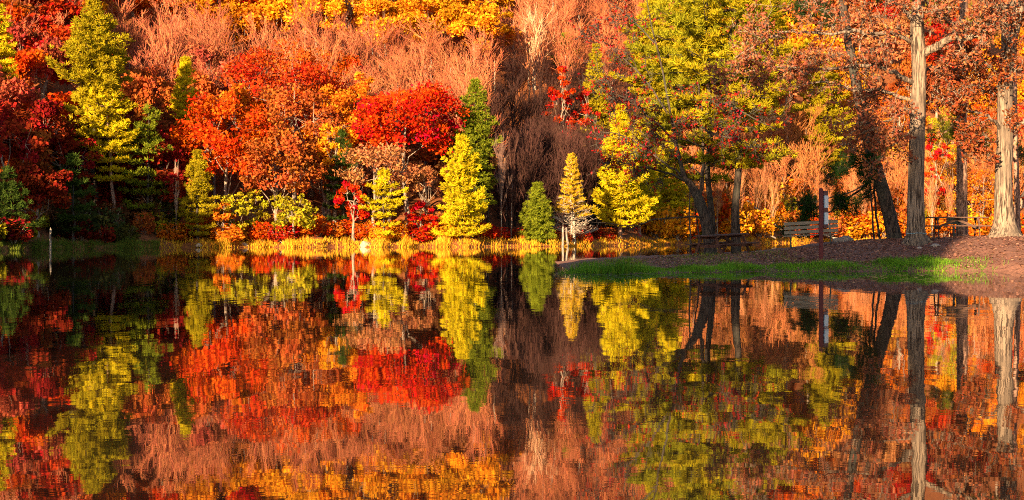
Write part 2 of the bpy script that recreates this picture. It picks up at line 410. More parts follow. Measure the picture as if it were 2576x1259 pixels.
# ---- named broadleaf trees of the far shore: px, t, ytop, wpx, crown base, colour, name, leaves, label
BL = [
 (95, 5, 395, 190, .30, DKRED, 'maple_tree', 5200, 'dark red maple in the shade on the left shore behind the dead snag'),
 (60, 16, 300, 170, .35, RUST, 'maple_tree', 4200, 'dim rust coloured maple above the dark red maple at the far left'),
 (565, 8, 215, 300, .34, ORRED, 'oak_tree', 9000, 'big orange red oak with a wide low crown right of the tall pines'),
 (700, 3.5, 300, 235, .30, RUST, 'oak_tree', 5200, 'rust brown shoreline oak with a pale trunk and thin foliage'),
 (705, 27, 96, 340, .35, (.44, .028, .008), 'maple_tree', 8500, 'broad crimson crown topping the red mass at left centre'),
 (615, 24, 205, 170, .35, ORANGE, 'oak_tree', 5000, 'orange oak behind the big orange red oak'),
 (740, 18, 190, 230, .2, RUST, 'oak_tree', 5500, 'rust red oak between the crimson crown and the pale trunked oak'),
 (825, 17, 185, 160, .4, ORANGE, 'oak_tree', 4800, 'bright orange oak left of the scarlet maple'),
 (845, 10, 285, 120, .45, GOLD, 'oak_tree', 2600, 'golden orange small oak under the bright orange oak'),
 (905, 24, 165, 110, .4, ORANGE, 'oak_tree', 3800, 'orange crown rising behind the upper left of the scarlet maple'),
 (1020, 9, 180, 305, .46, RED, 'maple_tree', 10500, 'scarlet maple with the most brilliant red dome at centre left'),
 (940, 5, 335, 215, .42, BROWN, 'oak_tree', 2500, 'pale brown oak of thin foliage below the scarlet maple'),
 (1075, 3.5, 400, 110, .45, BROWN, 'oak_tree', 1500, 'half bare tan oak between scarlet maple and yellow pine'),
 (890, 3, 432, 92, .22, RED, 'maple_tree', 1300, 'small red maple on a thin stem left of the bushy shore pine'),
 (1058, 2.5, 496, 90, .05, RED, 'maple_tree', 1500, 'low red maple touching the left side of the yellow pine'),
 (1415, 48, 132, 92, .22, RED, 'maple_tree', 3000, 'narrow red maple on the slope right of the white birch'),
 (1485, 45, 195, 95, .3, CRIM, 'maple_tree', 2000, 'thin crimson maple beside the narrow red maple'),
 (590, 3, 470, 110, .05, YGREEN, 'young_maple', 1100, 'yellow green young tree under the big orange red oak'),
 (632, 4, 462, 95, .05, YGREEN, 'young_maple', 1000, 'yellow green young tree just left of the pale oak trunk'),
 (740, 3, 465, 135, .04, YGREEN, 'young_maple', 1900, 'bushy yellow green tree just right of the pale oak trunk'),
 (560, 3, 500, 70, .1, ORANGE, 'young_maple', 900, 'small orange tree between olive pine and young green trees'),
 (105, 22, 262, 50, .45, ORANGE, 'maple_tree', 1100, 'small glowing orange maple over the shaded left shore'),
 (2345, 8, 285, 74, .10, RED, 'maple_tree', 2600, 'bright red maple seen between the two oak trunks'),
 (2400, 14, 330, 120, .05, GOLD, 'maple_tree', 2600, 'golden yellow tree behind the right picnic table'),
 (2475, 9, 400, 120, .05, ORANGE, 'maple_tree', 2600, 'orange red tree left of the right hand oak'),
 (2455, 30, 180, 130, .1, ORRED, 'maple_tree', 2600, 'red orange tree high between the right hand oaks'),
 (2380, 26, 215, 120, .1, YGREEN, 'young_maple', 2400, 'yellow green tree high between the oak trunks'),
 (2570, 22, 190, 130, .1, RED, 'maple_tree', 2600, 'red tree at the right edge behind the right hand oak'),
]
for (px, t, yt, w, cb, c, nm, n, lab) in BL:
    H, W = dims(px, t, yt, w)
    lf = .34 if n > 3500 else .30
    me = broadleaf(H, W, cb, lf, n, 30 + int(n / 160), M_GREYBARK if nm != 'oak_tree' else M_GREYBARK, trunk_r=.10 + H * .010, limbs=16 if px in (700, 940, 1075) else 10)
    put(nm, me, lab, 'tree', far_pt(px, t), c)

# ---- named conifers: px, t, ytop, wpx, crown base, shape, colour, label, opts
CO = [
 (238, 14, 2, 235, .34, 'irregular', PINE_O, 'tallest white pine rising to the top edge at left', dict(spacing=.85, nbr=6, gap=.14, tuft=17, nl=.42, nw=.08, plate=1.3, up=.5)),
 (292, 10, 200, 175, .36, 'irregular', PINE_Y, 'sunlit pine leaning in front of the tallest white pine', dict(spacing=.8, nbr=5, gap=.15, off=(-1.0, 0), up=.5, plate=1.2, tuft=15, nl=.34, nw=.07, bark=M_PINEBARK)),
 (372, 8, 262, 190, .10, 'irregular', PINE_G, 'dark green pine with sunlit low boughs right of the tall pines', dict(spacing=1.05, nbr=4, gap=.2, nl=.36, nw=.07, plate=1.3)),
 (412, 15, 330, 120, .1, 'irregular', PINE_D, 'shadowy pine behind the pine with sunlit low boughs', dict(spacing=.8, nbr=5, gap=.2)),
 (466, 16, 140, 110, .45, 'cone', PINE_Y, 'bright pine top above the big orange red oak', dict(spacing=.6, nbr=6, nl=.34, nw=.07)),
 (497, 2.5, 378, 104, .06, 'column', PINE_O, 'slender olive pine on the shore below the big orange red oak', dict(spacing=.5, nbr=6)),
 (-4, 30, 15, 120, .55, 'cone', PINE_Y, 'pine cut by the left edge near the top', dict(spacing=.8, nl=.38, nw=.075)),
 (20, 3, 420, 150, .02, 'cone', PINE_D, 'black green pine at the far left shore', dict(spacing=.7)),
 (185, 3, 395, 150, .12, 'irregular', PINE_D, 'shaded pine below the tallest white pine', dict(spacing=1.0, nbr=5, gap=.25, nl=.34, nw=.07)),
 (862, 9, 330, 110, .05, 'irregular', PINE_D, 'dark pine in the gap between orange oak and scarlet maple', dict(spacing=.8, gap=.2)),
 (965, 2.5, 425, 118, .10, 'irregular', PINE_Y, 'bushy shore pine with tufted boughs under the scarlet maple', dict(spacing=.75, nbr=5, gap=.3, nl=.30, nw=.065)),
 (1195, 12, 200, 140, .15, 'column', PINE_G, 'dark green pine with yellow tips right of the scarlet maple', dict(spacing=.65, nbr=6, nl=.34, nw=.07)),
 (1160, 2.2, 342, 162, .05, 'cone', PINE_Y, 'full bright yellow pine at the centre of the shore', dict(spacing=.50, nbr=6, gap=.16, tuft=16, nl=.32, nw=.065, up=.7)),
 (1352, 3, 462, 104, .02, 'cone', PINE_G, 'short bushy green pine left of the golden larch', dict(spacing=.42, nbr=7, gap=.05)),
 (1560, 3.5, 270, 175, .10, 'cone', PINE_Y, 'tall yellow pine with layered boughs right of the golden larch', dict(spacing=.78, nbr=6, gap=.10, tuft=16, nl=.42, nw=.085, up=.8, plate=.8, bark=M_PINEBARK)),
 (1608, 6, 300, 150, .12, 'irregular', PINE_Y, 'yellow pine just right of the tall layered one', dict(spacing=.7, nbr=6, gap=.1, nl=.40, nw=.085, bark=M_PINEBARK)),
 (1680, 8, 330, 150, .10, 'irregular', PINE_Y, 'yellow pine behind the dark branches of the spit maple', dict(spacing=.75, nbr=6, gap=.15, nl=.40, nw=.085, bark=M_PINEBARK)),
 (1500, 45, 110, 110, .2, 'cone', PINE_O, 'olive pine on the slope above the golden larch', dict(spacing=.7, nl=.38, nw=.08)),
 (1423, 70, 85, 66, .3, 'cone', PINE_G, 'small green pine top behind the narrow red maple', dict(spacing=.7, nl=.38, nw=.08)),
 (1745, 30, -60, 210, .2, 'irregular', PINE_Y, 'great yellow green pine on the far slope behind the spit pines', dict(spacing=.85, nbr=7, gap=.05, tuft=16, nl=.48, nw=.10)),
 (1640, 34, -40, 150, .2, 'irregular', PINE_O, 'tall olive pine on the far slope left of the great yellow green pine', dict(spacing=.9, nbr=6, gap=.1, tuft=16, nl=.48, nw=.10)),
 (1900, 38, -80, 190, .2, 'irregular', PINE_O, 'tall olive pine on the far slope right of the spit pines', dict(spacing=.9, nbr=6, gap=.1, tuft=16, nl=.48, nw=.10)),
 (2075, 30, 130, 150, .15, 'irregular', PINE_O, 'olive pine on the far slope behind the signpost', dict(spacing=.9, nbr=6, gap=.15, nl=.45, nw=.10)),
]
for (px, t, yt, w, cb, sh, c, lab, kw) in CO:
    H, W = dims(px, t, yt, w)
    kw = dict(kw)
    put('pine_tree', pine(H, W, cb, shape=sh, **kw), lab, 'tree', far_pt(px, t), c)

# larch with leafless lower boughs, fresh gold above
def larch():
    H, W = dims(1438, 1.2, 382, 92)
    gt, gc = G(), G()
    for dx in (0, .28): gt.tube(wander((dx * 1.2, 0, -.3), (dx * .2, 0, H * (.97 - dx * .4)), 8, .004), np.linspace(.16, .02, 8), 7, .04)
    A, B, TB, TD = [], [], [], []
    for z in np.arange(H * .10, H * .97, .13):
        f = z / H
        for k in range(4):
            a = R.uniform(0, 6.28); ln = W / 2 * (1.02 - f) ** .75 * R.uniform(.7, 1.2) * (1.45 if f < .38 else 1)
            e = V3(math.cos(a) * ln, math.sin(a) * ln, z + ln * R.uniform(.05, .35)); c = V3(0.05, 0, z)
            m = (c + e) / 2 - V3(0, 0, .08 * ln)
            A += [c, m]; B += [m, e]
            if f < .5 and ln > .6:
                for q in range(4):
                    p_ = m + (e - m) * R.uniform(0, 1); A.append(p_); B.append(p_ + V3(R.normal(0, .25), R.normal(0, .25), R.uniform(-.1, .3)))
            if f > .30 or R.uniform() < .15:
                for q in np.linspace(.2, 1, max(3, int(ln / .14))): TB.append(c + (e - c) * q); TD.append(V3(math.cos(a) * .4, math.sin(a) * .4, .9))
    gt.sticks(np.array(A), np.array(B), .03, .016)
    TB = np.array(TB); TD = np.array(TD); i = np.repeat(np.arange(len(TB)), 9); m = len(i)
    blades(gc, TB[i] + unit(m) * .08, TD[i] + unit(m) * .8, .22 * R.uniform(.6, 1.3, m), .05, tip=.5)
    return gt.mesh('trunk', M_BIRCH), gc.mesh('crown', M_NEEDLE)
put('larch_tree', larch(), 'slim golden larch with bare lower boughs beside the white stumps', 'tree', far_pt(1438, 1.2), (.58, .34, .02))

# ---- shared variants for the wooded slope
VB = [broadleaf(11, 9, .28, .42, 4200, 44, limbs=8) for _ in range(5)]
VBARE = [bare(11, 7.5, .5, dens=.92) for _ in range(4)]
for vb in VBARE: print('bare', len(vb[1].polygons))
VSHADE = [bare(11, 6.5, .5, M_DARKBARK, dens=.95, first=.2) for _ in range(3)]  # bare trees with darkened bark, standing in for shade in the hollow
VS = [shrub() for _ in range(4)]
VBIRCH = [bare(11, 5, .4, M_BIRCH, dens=.8, first=.35) for _ in range(2)]

# named leafless trees
NB = [
 (1345, 64, 10, 170, VBIRCH[0], (.50, .26, .16), 'birch_tree', 'tall white stemmed birch, leafless, on the slope right of centre'),
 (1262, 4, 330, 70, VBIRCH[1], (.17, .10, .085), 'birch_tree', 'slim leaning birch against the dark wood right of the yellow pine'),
 (1285, 6, 340, 90, VBARE[1], (.08, .036, .03), 'bare_tree', 'leafless grey tree with reddish twigs right of the leaning birch'),  # twigs darkened like the hollow trees, to read as shade
 (420, 40, 20, 190, VBARE[2], TWIGPINK, 'bare_tree', 'large fan shaped leafless tree right of the tallest white pine'),
 (443, 2, 400, 30, VBIRCH[1], (.40, .26, .2), 'bare_tree', 'thin straight sapling stem between the dark pine and the olive pine'),
]
for (px, t, yt, w, me, c, nm, lab) in NB:
    put_far(nm, me, px, t, yt, w, (11, 7.5), lab, 'tree', c)

# fillers of the wood: zone list (px range, t range, height, width, kind, colours, count, label, group)
TREES = []
def zone(x0, x1, t0, t1, h, w, variants, cols, n, nm, label, group, cat='tree', mind=0):
    got = []
    for k in range(n):
        for tr in range(25):
            px = R.uniform(x0, x1); t = t0 + (t1 - t0) * R.uniform() 
            p = far_pt(px, t)
            if all(np.hypot(p[0] - q[0], p[1] - q[1]) > mind for q in got): break
        got.append(p)
        hh = h * R.uniform(.82, 1.2); ww = w * R.uniform(.82, 1.2)
        c = np.array(cols[R.integers(len(cols))]) * R.uniform(.85, 1.15)
        b = (1.6, 2.0) if nm == 'shrub' else (11, 9) if nm not in ('bare_tree',) else (11, 7.5)
        put(nm, variants[R.integers(len(variants))], label, cat, p - V3(0, 0, .2), tuple(c), R.uniform(0, 6.28), (ww / b[1], ww / b[1], hh / b[0]), group)
# top band
zone(490, 1290, 63, 86, 10.5, 10, VB, [GOLD, GOLD, (.66, .19, .012)], 24, 'oak_tree', 'golden orange oak in the bright band along the top of the hill', 'golden oaks along the top of the hill', mind=5)
zone(-150, 700, 68, 98, 10, 10, VB, [ORRED, RED, CRIM], 24, 'maple_tree', 'red crown high at the upper left of the hill', 'red trees high at upper left', mind=6)
zone(40, 260, 58, 68, 9, 8, VB, [GOLD, ORANGE], 4, 'oak_tree', 'orange gold crown among red ones behind the tallest pine', 'orange gold crowns behind the tallest pine', mind=5)
zone(1290, 2650, 90, 140, 12.5, 12, VB, [ORRED, ORANGE, CRIM, RUST], 22, 'maple_tree', 'orange or red crown on the upper slope right of centre', 'orange and red crowns on the upper right slope', mind=6)
# bare bands
zone(310, 540, 36, 62, 9.5, 8.5, VBARE, [TWIGPINK, (.32, .08, .05)], 18, 'bare_tree', 'leafless pink grey tree on the slope right of the tallest pine', 'leafless trees right of the tallest pine', mind=4)
zone(620, 1240, 26, 60, 9.5, 8, VBARE, [TWIGPINK, (.41, .125, .06), (.34, .09, .05)], 46, 'bare_tree', 'leafless salmon grey tree below the golden oaks', 'leafless trees below the golden oaks', mind=3.5)
zone(1240, 1720, 61, 98, 10, 7.5, VBARE, [TWIGPINK, (.42, .12, .06)], 46, 'bare_tree', 'leafless salmon tree on the slope around the white birch', 'leafless trees around the white birch', mind=3.5)
zone(1215, 1600, 10, 58, 11, 6.5, VSHADE, [(.060, .026, .023), (.046, .021, .019)], 75, 'bare_tree', 'leafless tree darkened for shade in the hollow behind the larch', 'leafless trees in the shaded hollow', mind=2.2)  # the hollow's shade is put into these near-black twig colours
zone(1720, 2650, 5, 45, 11, 8.5, VBARE, [(.34, .105, .045), (.38, .13, .045)], 44, 'bare_tree', 'leafless orange grey tree on the far bank behind the picnic spit', 'leafless trees behind the spit', mind=3)
zone(1750, 2650, 42, 95, 14, 11, VB, [RUST, ORANGE, CRIM, GOLD, BROWN], 26, 'oak_tree', 'autumn crown on the mid slope behind the big oaks', 'autumn crowns behind the big oaks', mind=6)
# left slope
zone(-100, 210, 26, 66, 10, 8.5, VB, [CRIM, RUST, ORRED, (.40, .06, .04)], 16, 'maple_tree', 'dull red crown on the left slope beside the tallest pine', 'dull red crowns on the left slope', mind=5)
zone(-80, 200, 36, 72, 10, 8, VBARE, [TWIGPINK, (.33, .09, .06)], 9, 'bare_tree', 'leafless pink tree on the left slope beside the tallest pine', 'leafless trees on the left slope', mind=5)
zone(330, 560, 22, 44, 10, 8, VB, [RUST, ORRED, (.40, .08, .05)], 9, 'oak_tree', 'rust red crown behind the bright pine top', 'rust crowns behind the bright pine top', mind=5)
zone(560, 900, 34, 48, 7.5, 8, VB, [CRIM, ORRED, (.44, .05, .04)], 11, 'maple_tree', 'crimson crown behind the broad crimson tree', 'crimson crowns behind the broad crimson tree', mind=5)
zone(780, 1180, 14, 24, 8, 8, VB, [CRIM, RUST, BROWN], 9, 'oak_tree', 'rust crown in the wood behind the scarlet maple', 'rust crowns behind the scarlet maple', mind=5)
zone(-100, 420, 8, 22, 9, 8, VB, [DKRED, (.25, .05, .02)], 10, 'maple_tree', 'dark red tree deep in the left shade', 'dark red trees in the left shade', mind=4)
# shore shrubs
zone(430, 1220, 2, 9, 1.7, 3.0, VS, [ORRED, RED, ORANGE, CRIM, GOLD], 46, 'shrub', 'red to orange bush under the trees of the middle shore', 'bushes under the middle shore trees', 'bush', mind=1)
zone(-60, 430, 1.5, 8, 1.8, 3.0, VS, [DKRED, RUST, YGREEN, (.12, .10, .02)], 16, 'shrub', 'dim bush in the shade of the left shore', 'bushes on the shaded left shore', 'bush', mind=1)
zone(1220, 1560, 1.5, 8, 1.2, 2.6, VS, [CRIM, RUST, BROWN], 12, 'shrub', 'low reddish bush at the foot of the shaded hollow', 'bushes below the shaded hollow', 'bush', mind=1)
zone(1640, 2650, 1.5, 16, 3.4, 4.8, VS, [ORANGE, GOLD, GOLD, RUST, ORRED, YGREEN], 60, 'shrub', 'golden or orange thicket bush on the far bank behind the spit', 'thicket behind the spit', 'bush', mind=1.5)
zone(1680, 2650, 14, 46, 4.2, 6.0, VS, [(.50, .16, .03), RUST, ORANGE, (.55, .22, .03), BROWN], 70, 'shrub', 'orange brown bush among leafless stems up the far slope behind the spit', 'bushes up the far slope behind the spit', 'bush', mind=2)
zone(1640, 2400, 2, 12, 9, 3.2, VBIRCH, [(.36, .15, .07), (.34, .12, .06)], 18, 'bare_tree', 'pale thin leafless stem at the edge of the far bank behind the spit', 'pale thin stems behind the spit', mind=1.5)
zone(60, 430, 6, 26, 2.6, 4.2, VS, [DKRED, (.14, .05, .02), (.06, .07, .02)], 30, 'shrub', 'dull bush under the tall pines of the left shore', 'bushes under the tall pines', 'bush', mind=1.5)  # dark bushes added over sunlit ground that should lie in shade

# trees of the shore outside the view on the left (they throw the long shadows)
sd = V3(-math.sin(AZ), -math.cos(AZ), 0)
SH1 = pine(22, 9, .08, .9, 7, tuft=10, nl=.6, nw=.2, shape='column', gap=.02)
def caster(target, dist, height, wk=1):
    p = np.asarray(target) + sd * (dist + R.uniform(-3, 3)); z = leftz(p[0], p[1]); H = height + dist * math.tan(EL) - z
    put('pine_tree', SH1, 'tall dark pine on the left shore beside the lake', 'tree', (p[0], p[1], z), PINE_D, R.uniform(0, 6), (H / 22 * wk, H / 22 * wk, H / 22), 'pines of the left shore outside the view')
for px in range(-140, 335, 42): caster(far_pt(px, 9), 68, float(np.interp(px, [-100, 0, 150, 240, 320], [9, 10, 9.5, 8, 5.5])) + R.uniform(-.8, .8), .8)
for x in np.arange(1.5, 17.8, 1.75): caster(V3(x, 76, 0), 47 + x * 1.35, float(np.interp(x, [2, 6, 10, 15, 17.5], [4, 6.5, 6, 4.6, 3.2])) + R.uniform(-.6, .6), .62)

# ------------------------------------------------------------------ reeds, grass, fallen leaves
def field(pts, ln, wd, lean=.35, tip=.15):
    g = G(); n = len(pts); D = np.stack([R.normal(0, lean, n), R.normal(0, lean, n), np.ones(n)], 1)
    cl = .5 + .25 * np.sin(pts[:, 0] * 2.1) * np.sin(pts[:, 1] * 1.3)
    blades(g, pts, D, ln * R.uniform(.35, 1.35, n) * (.75 + .45 * np.sin(pts[:, 0] * .83 + 1) * np.sin(pts[:, 0] * 2.7)), wd, var=cl + R.uniform(-.4, .4, n), hv=R.uniform(0, 1, n), tip=tip)
    return g
def shore_pts(x0, x1, n, t0, t1, clump=40):
    cp = R.uniform(x0, x1, clump)
    px = np.where(R.uniform(0, 1, n) < .6, cp[R.integers(0, clump, n)] + R.normal(0, 7, n), R.uniform(x0, x1, n))
    t = R.uniform(t0, t1, n)
    return np.array([far_pt(a, b) for a, b in zip(px, t)])
stuff(tag(link('reeds', field(shore_pts(400, 1560, 7500, -.3, 2.6, 60), .55, .06).mesh('reeds', M_GRASS), color=(.64, .29, .025)), 'golden sunlit reeds along the water line of the middle shore', 'reeds'))
stuff(tag(link('reeds', field(shore_pts(1560, 2640, 6500, -.3, 2.6, 60), .42, .07).mesh('reeds', M_GRASS), color=(.66, .27, .022)), 'golden reeds along the far bank behind the spit', 'reeds'))
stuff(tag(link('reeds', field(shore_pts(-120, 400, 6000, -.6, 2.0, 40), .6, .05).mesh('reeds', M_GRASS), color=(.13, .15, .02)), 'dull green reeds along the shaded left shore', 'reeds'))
def bank_pts(n, x0, x1, d0, d1, clump=0, sig=.25):
    x = R.uniform(x0, x1, n)
    if clump:
        c = R.uniform(x0, x1, clump); k = R.uniform(0, 1, n) < .65; x = np.where(k, c[R.integers(0, clump, n)] + R.normal(0, sig, n), x)
    e = np.array([edge_y(a) for a in x])
    y = e + R.uniform(d0, d1, n)
    return np.array([V3(a, b, bankz(a, b) - .01) for a, b in zip(x, y)])
gp = bank_pts(13000, 2.0, 16.3, -.05, 2.2, 70, .25)
stuff(tag(link('grass', field(gp, .19, .022, .55).mesh('grass', M_GRASS), color=(.15, .27, .02)), 'bright green grass fringe along the water edge of the spit', 'grass'))
gp = np.concatenate([bank_pts(1300, 1.5, 3.6, -.4, 2.2, 12, .18)]); gp[:, 2] = np.maximum(gp[:, 2], -.05)
stuff(tag(link('reeds', field(gp, .46, .022, .28).mesh('reeds', M_GRASS), color=(.12, .22, .018)), 'tall green reeds at the tip of the spit', 'reeds'))
gp = bank_pts(3600, 2.6, 10.5, 2.5, 13, 40, .3)
stuff(tag(link('grass', field(gp, .16, .018, .6).mesh('grass', M_GRASS), color=(.16, .20, .02)), 'thin short grass under the left picnic table', 'grass'))
g = G(); lp = np.concatenate([bank_pts(5200, 5, 16, 2.0, 13, 40, .5), bank_pts(7000, 9, 22, .2, 12, 50, .6)]); lp[:, 2] += .03
leaves(g, lp, .11, up=2.0)
stuff(tag(link('fallen_leaves', g.mesh('fallen_leaves', M_LEAF), color=(.36, .17, .13)), 'brown fallen leaves strewn over the bare earth', 'fallen leaves'))
g = G(); n = 800; x = R.uniform(1.5, 17, n); y = R.uniform(46, 60.2, n); y = 60.2 - (60.2 - y) ** 1.0 * R.uniform(0, 1, n)
C = np.stack([x, y, np.full(n, .006)], 1); a = R.uniform(0, 6.28, n); u = np.stack([np.cos(a), np.sin(a), 0 * a], 1); w = np.stack([-np.sin(a), np.cos(a), 0 * a], 1)
s_ = R.uniform(.04, .16, n)[:, None]
g.quads(np.stack([C - u * s_, C - w * s_ * .4, C + u * s_, C + w * s_ * .4], 1), R.uniform(0, 1, n), R.uniform(0, 1, n))
stuff(tag(link('floating_leaves', g.mesh('floating_leaves', M_LEAF), color=(.36, .26, .2)), 'small leaves and bits floating on the water off the spit', 'floating leaves'))

# ------------------------------------------------------------------ trees standing on the spit
def poly(path, D, dz=None):
    return np.array([P(a, b, D + (c if len(q) > 2 else 0)) for q in path for (a, b, c) in [(q[0], q[1], q[2] if len(q) > 2 else 0)]])
def smooth(pts, rad, k=4):
    pts = np.asarray(pts, float); n = len(pts); t = np.arange(n); tt = np.linspace(0, n - 1, (n - 1) * k + 1)
    out = []
    for q in tt:
        i = min(int(q), n - 2); f = q - i
        p0, p1, p2, p3 = pts[max(i - 1, 0)], pts[i], pts[i + 1], pts[min(i + 2, n - 1)]
        out.append(.5 * ((2 * p1) + (-p0 + p2) * f + (2 * p0 - 5 * p1 + 4 * p2 - p3) * f * f + (-p0 + 3 * p1 - 3 * p2 + p3) * f ** 3))
    return np.array(out), np.interp(tt, t, rad)
def branch_out(gt, gtw, limb, rad, nsub, ln, leafpts, twigs=7, droop=.0, lvl2=5, start=.25):
    """secondary branches and twigs along a limb, collecting leaf positions"""
    k = len(limb)
    for s in range(nsub):
        i = int(R.uniform(start, 1) * (k - 1)); i = min(max(i, 1), k - 1)
        t = limb[i] - limb[i - 1]; t /= np.linalg.norm(t) + 1e-9
        d = t * .6 + unit(1)[0] * .9 + V3(0, 0, .12 - droop); d /= np.linalg.norm(d)
        l = ln * R.uniform(.5, 1.2); r0 = min(rad[i] * .5, .035)
        q = wander(limb[i], limb[i] + d * l, 6, .06)
        gt.tube(q, np.linspace(r0, .009, 6), 4)
        for w in range(lvl2):
            j = R.integers(1, 6); d2 = d * .5 + unit(1)[0]; d2 /= np.linalg.norm(d2)
            e = q[j] + d2 * l * R.uniform(.25, .55); mid = (q[j] + e) / 2 + R.normal(0, .04 * l, 3)
            gtw[0] += [q[j], mid]; gtw[1] += [mid, e]
            for v in range(twigs):
                b = q[j] + (e - q[j]) * R.uniform(.3, 1.0); d3 = d2 * .5 + unit(1)[0]; d3 /= np.linalg.norm(d3)
                f = b + d3 * R.uniform(.12, .34)
                gtw[0].append(b); gtw[1].append(f); leafpts.append((f, d3))
def leaf_clusters(g, pts, per, spread, size, asp, drop=0):
    C = np.array([p for p, d in pts]); i = np.repeat(np.arange(len(C)), per)
    m = len(i)
    if drop: 
        k = R.uniform(0, 1, len(C)) > drop; i = i[k[i]]; m = len(i)
    cv = R.uniform(-.2, .2, len(C))
    leaves(g, C[i] + R.normal(0, spread, (m, 3)), size, asp, var=.5 + cv[i] + R.uniform(-.45, .45, m))

def spit_tree(kind, label, base_px, D, trunk, trad, limbs, bark, leafcol, nsub=9, ln=1.1, per=3, lsize=.13, asp=.5, flare=1.5, drop=.15, extra=None, roots=True, needles=False):
    b = bank_pt(base_px, D)
    t = thing(kind, label, 'tree', tuple(b))
    gt, gb, gl = G(), G(), G(); tw = [[], []]; lp = []
    p = poly(trunk, D); p[0] = b + V3(0, 0, -.15)
    q, r = smooth(p, trad, 6)
    h = q[:, 2] - b[2]
    r = r * (1 + (flare - 1) * np.exp(-np.maximum(h, 0) / .35))
    gt.tube(q - b, r, 20, .035)
    if roots:
        for k in range(7):
            a = k * .9 + R.uniform(-.2, .2); rr = trad[0]
            e = b + V3(math.cos(a) * rr * R.uniform(1.7, 2.5), math.sin(a) * rr * 2.2, 0); e[2] = bankz(e[0], e[1]) - .10
            s0 = b + V3(math.cos(a) * rr * .7, math.sin(a) * rr * .7, .38)
            mid = (s0 + e) / 2 - V3(0, 0, .09)
            qq, r2 = smooth([s0, mid, e], [rr * .34, rr * .26, rr * .10], 4)
            gt.tube(qq - b, r2, 8, .08)
    for (path, r0, r1, ns, l) in limbs:
        lq, lr = smooth(poly(path, D), np.linspace(r0, r1, len(path)), 4)
        lq[1:-1] += R.normal(0, .025, (len(lq) - 2, 3))
        gb.tube(lq - b, lr * (1.25 if bark == M_OAKBARK else 1), 9, .05)
        branch_out(gb, tw, lq - b, lr, ns, l, lp)
    gb.sticks(np.array(tw[0]), np.array(tw[1]), .011, .006)
    link('trunk', gt.mesh('trunk', bark), t)
    link('branches', gb.mesh('branches', bark), t)
    if needles:
        pts = [(pp, d) for pp, d in lp]; C = np.array([a for a, d in pts]); DD = np.array([d for a, d in pts])
        i = np.repeat(np.arange(len(C)), 16); m = len(i)
        blades(gl, C[i] + R.normal(0, .03, (m, 3)), DD[i] * .7 + unit(m) + V3(0, 0, .25), .15 * R.uniform(.6, 1.2, m), .014, tip=.5)
        link('crown', gl.mesh('crown', M_NEEDLE), t, color=leafcol)
    else:
        leaf_clusters(gl, lp, per, .07, lsize, asp, drop)
        link('crown', gl.mesh('crown', M_LEAF), t, color=leafcol)
    print(label, 'leaf pts', len(lp))
    return t

OAKLEAF = (.36, .10, .055)
# big oak beside the right picnic table
spit_tree('oak_tree', 'big oak with a bluish lower trunk left of the right picnic table', 2305, 72,
  [(2305, 613), (2304, 560), (2304, 480), (2307, 350), (2311, 240), (2312, 165), (2307, 80), (2311, 0), (2320, -120), (2330, -260)],
  [.33, .325, .31, .29, .275, .27, .26, .24, .19, .1],
  [([(2315, 140), (2368, 110, -.6), (2397, 93, -1), (2429, 97, -1.2), (2470, 80, -1.3), (2478, 54, -1.4), (2505, 29, -1.5), (2560, 0, -1.7), (2620, -40, -2)], .13, .05, 17, 1.3),
   ([(2429, 92, -1.2), (2395, 60, -1.4), (2355, 30, -1.6), (2300, -20, -1.9)], .07, .04, 7, 1.1),
   ([(2300, 120), (2285, 102, -.3), (2246, 86, -.8), (2198, 85, -1.2), (2147, 80, -1.6), (2093, 86, -1.9), (2020, 82, -2.2), (1968, 84, -2.3), (1900, 115, -2.4), (1848, 147, -2.5)], .075, .016, 20, 1.3),
   ([(2300, 60), (2272, 20, .5), (2243, 4, .9), (2170, -20, 1.4), (2080, -40, 1.8)], .085, .03, 13, 1.3),
   ([(2302, 210), (2250, 185, -.5), (2210, 168, -.9), (2135, 166, -1.3), (2060, 176, -1.6), (1963, 170, -1.8), (1880, 182, -2), (1775, 190, -2.2)], .08, .013, 20, 1.25),
   ([(2303, 260), (2262, 243, .7), (2215, 225, 1.5), (2150, 230, 2.2), (2080, 205, 2.8), (2000, 220, 3.2)], .07, .02, 15, 1.2),
   ([(2303, 300), (2270, 278, -.6), (2240, 300, -1), (2180, 318, -1.3), (2120, 350, -1.5)], .05, .014, 12, 1.0),
   ([(2300, 330), (2270, 345, -.5), (2230, 372, -.9), (2190, 380, -1.1)], .035, .012, 8, .8),
   ([(2312, 190), (2350, 170, 1), (2400, 175, 1.8), (2450, 150, 2.3)], .06, .02, 9, 1.1),
   ([(2310, 20), (2350, -40, -1), (2400, -90, -1.8)], .09, .03, 8, 1.3),
   ([(2311, 10), (2250, -60, -1), (2180, -110, -2)], .09, .03, 9, 1.3)],
  M_OAKBARK, OAKLEAF, per=4, lsize=.14, drop=.12)
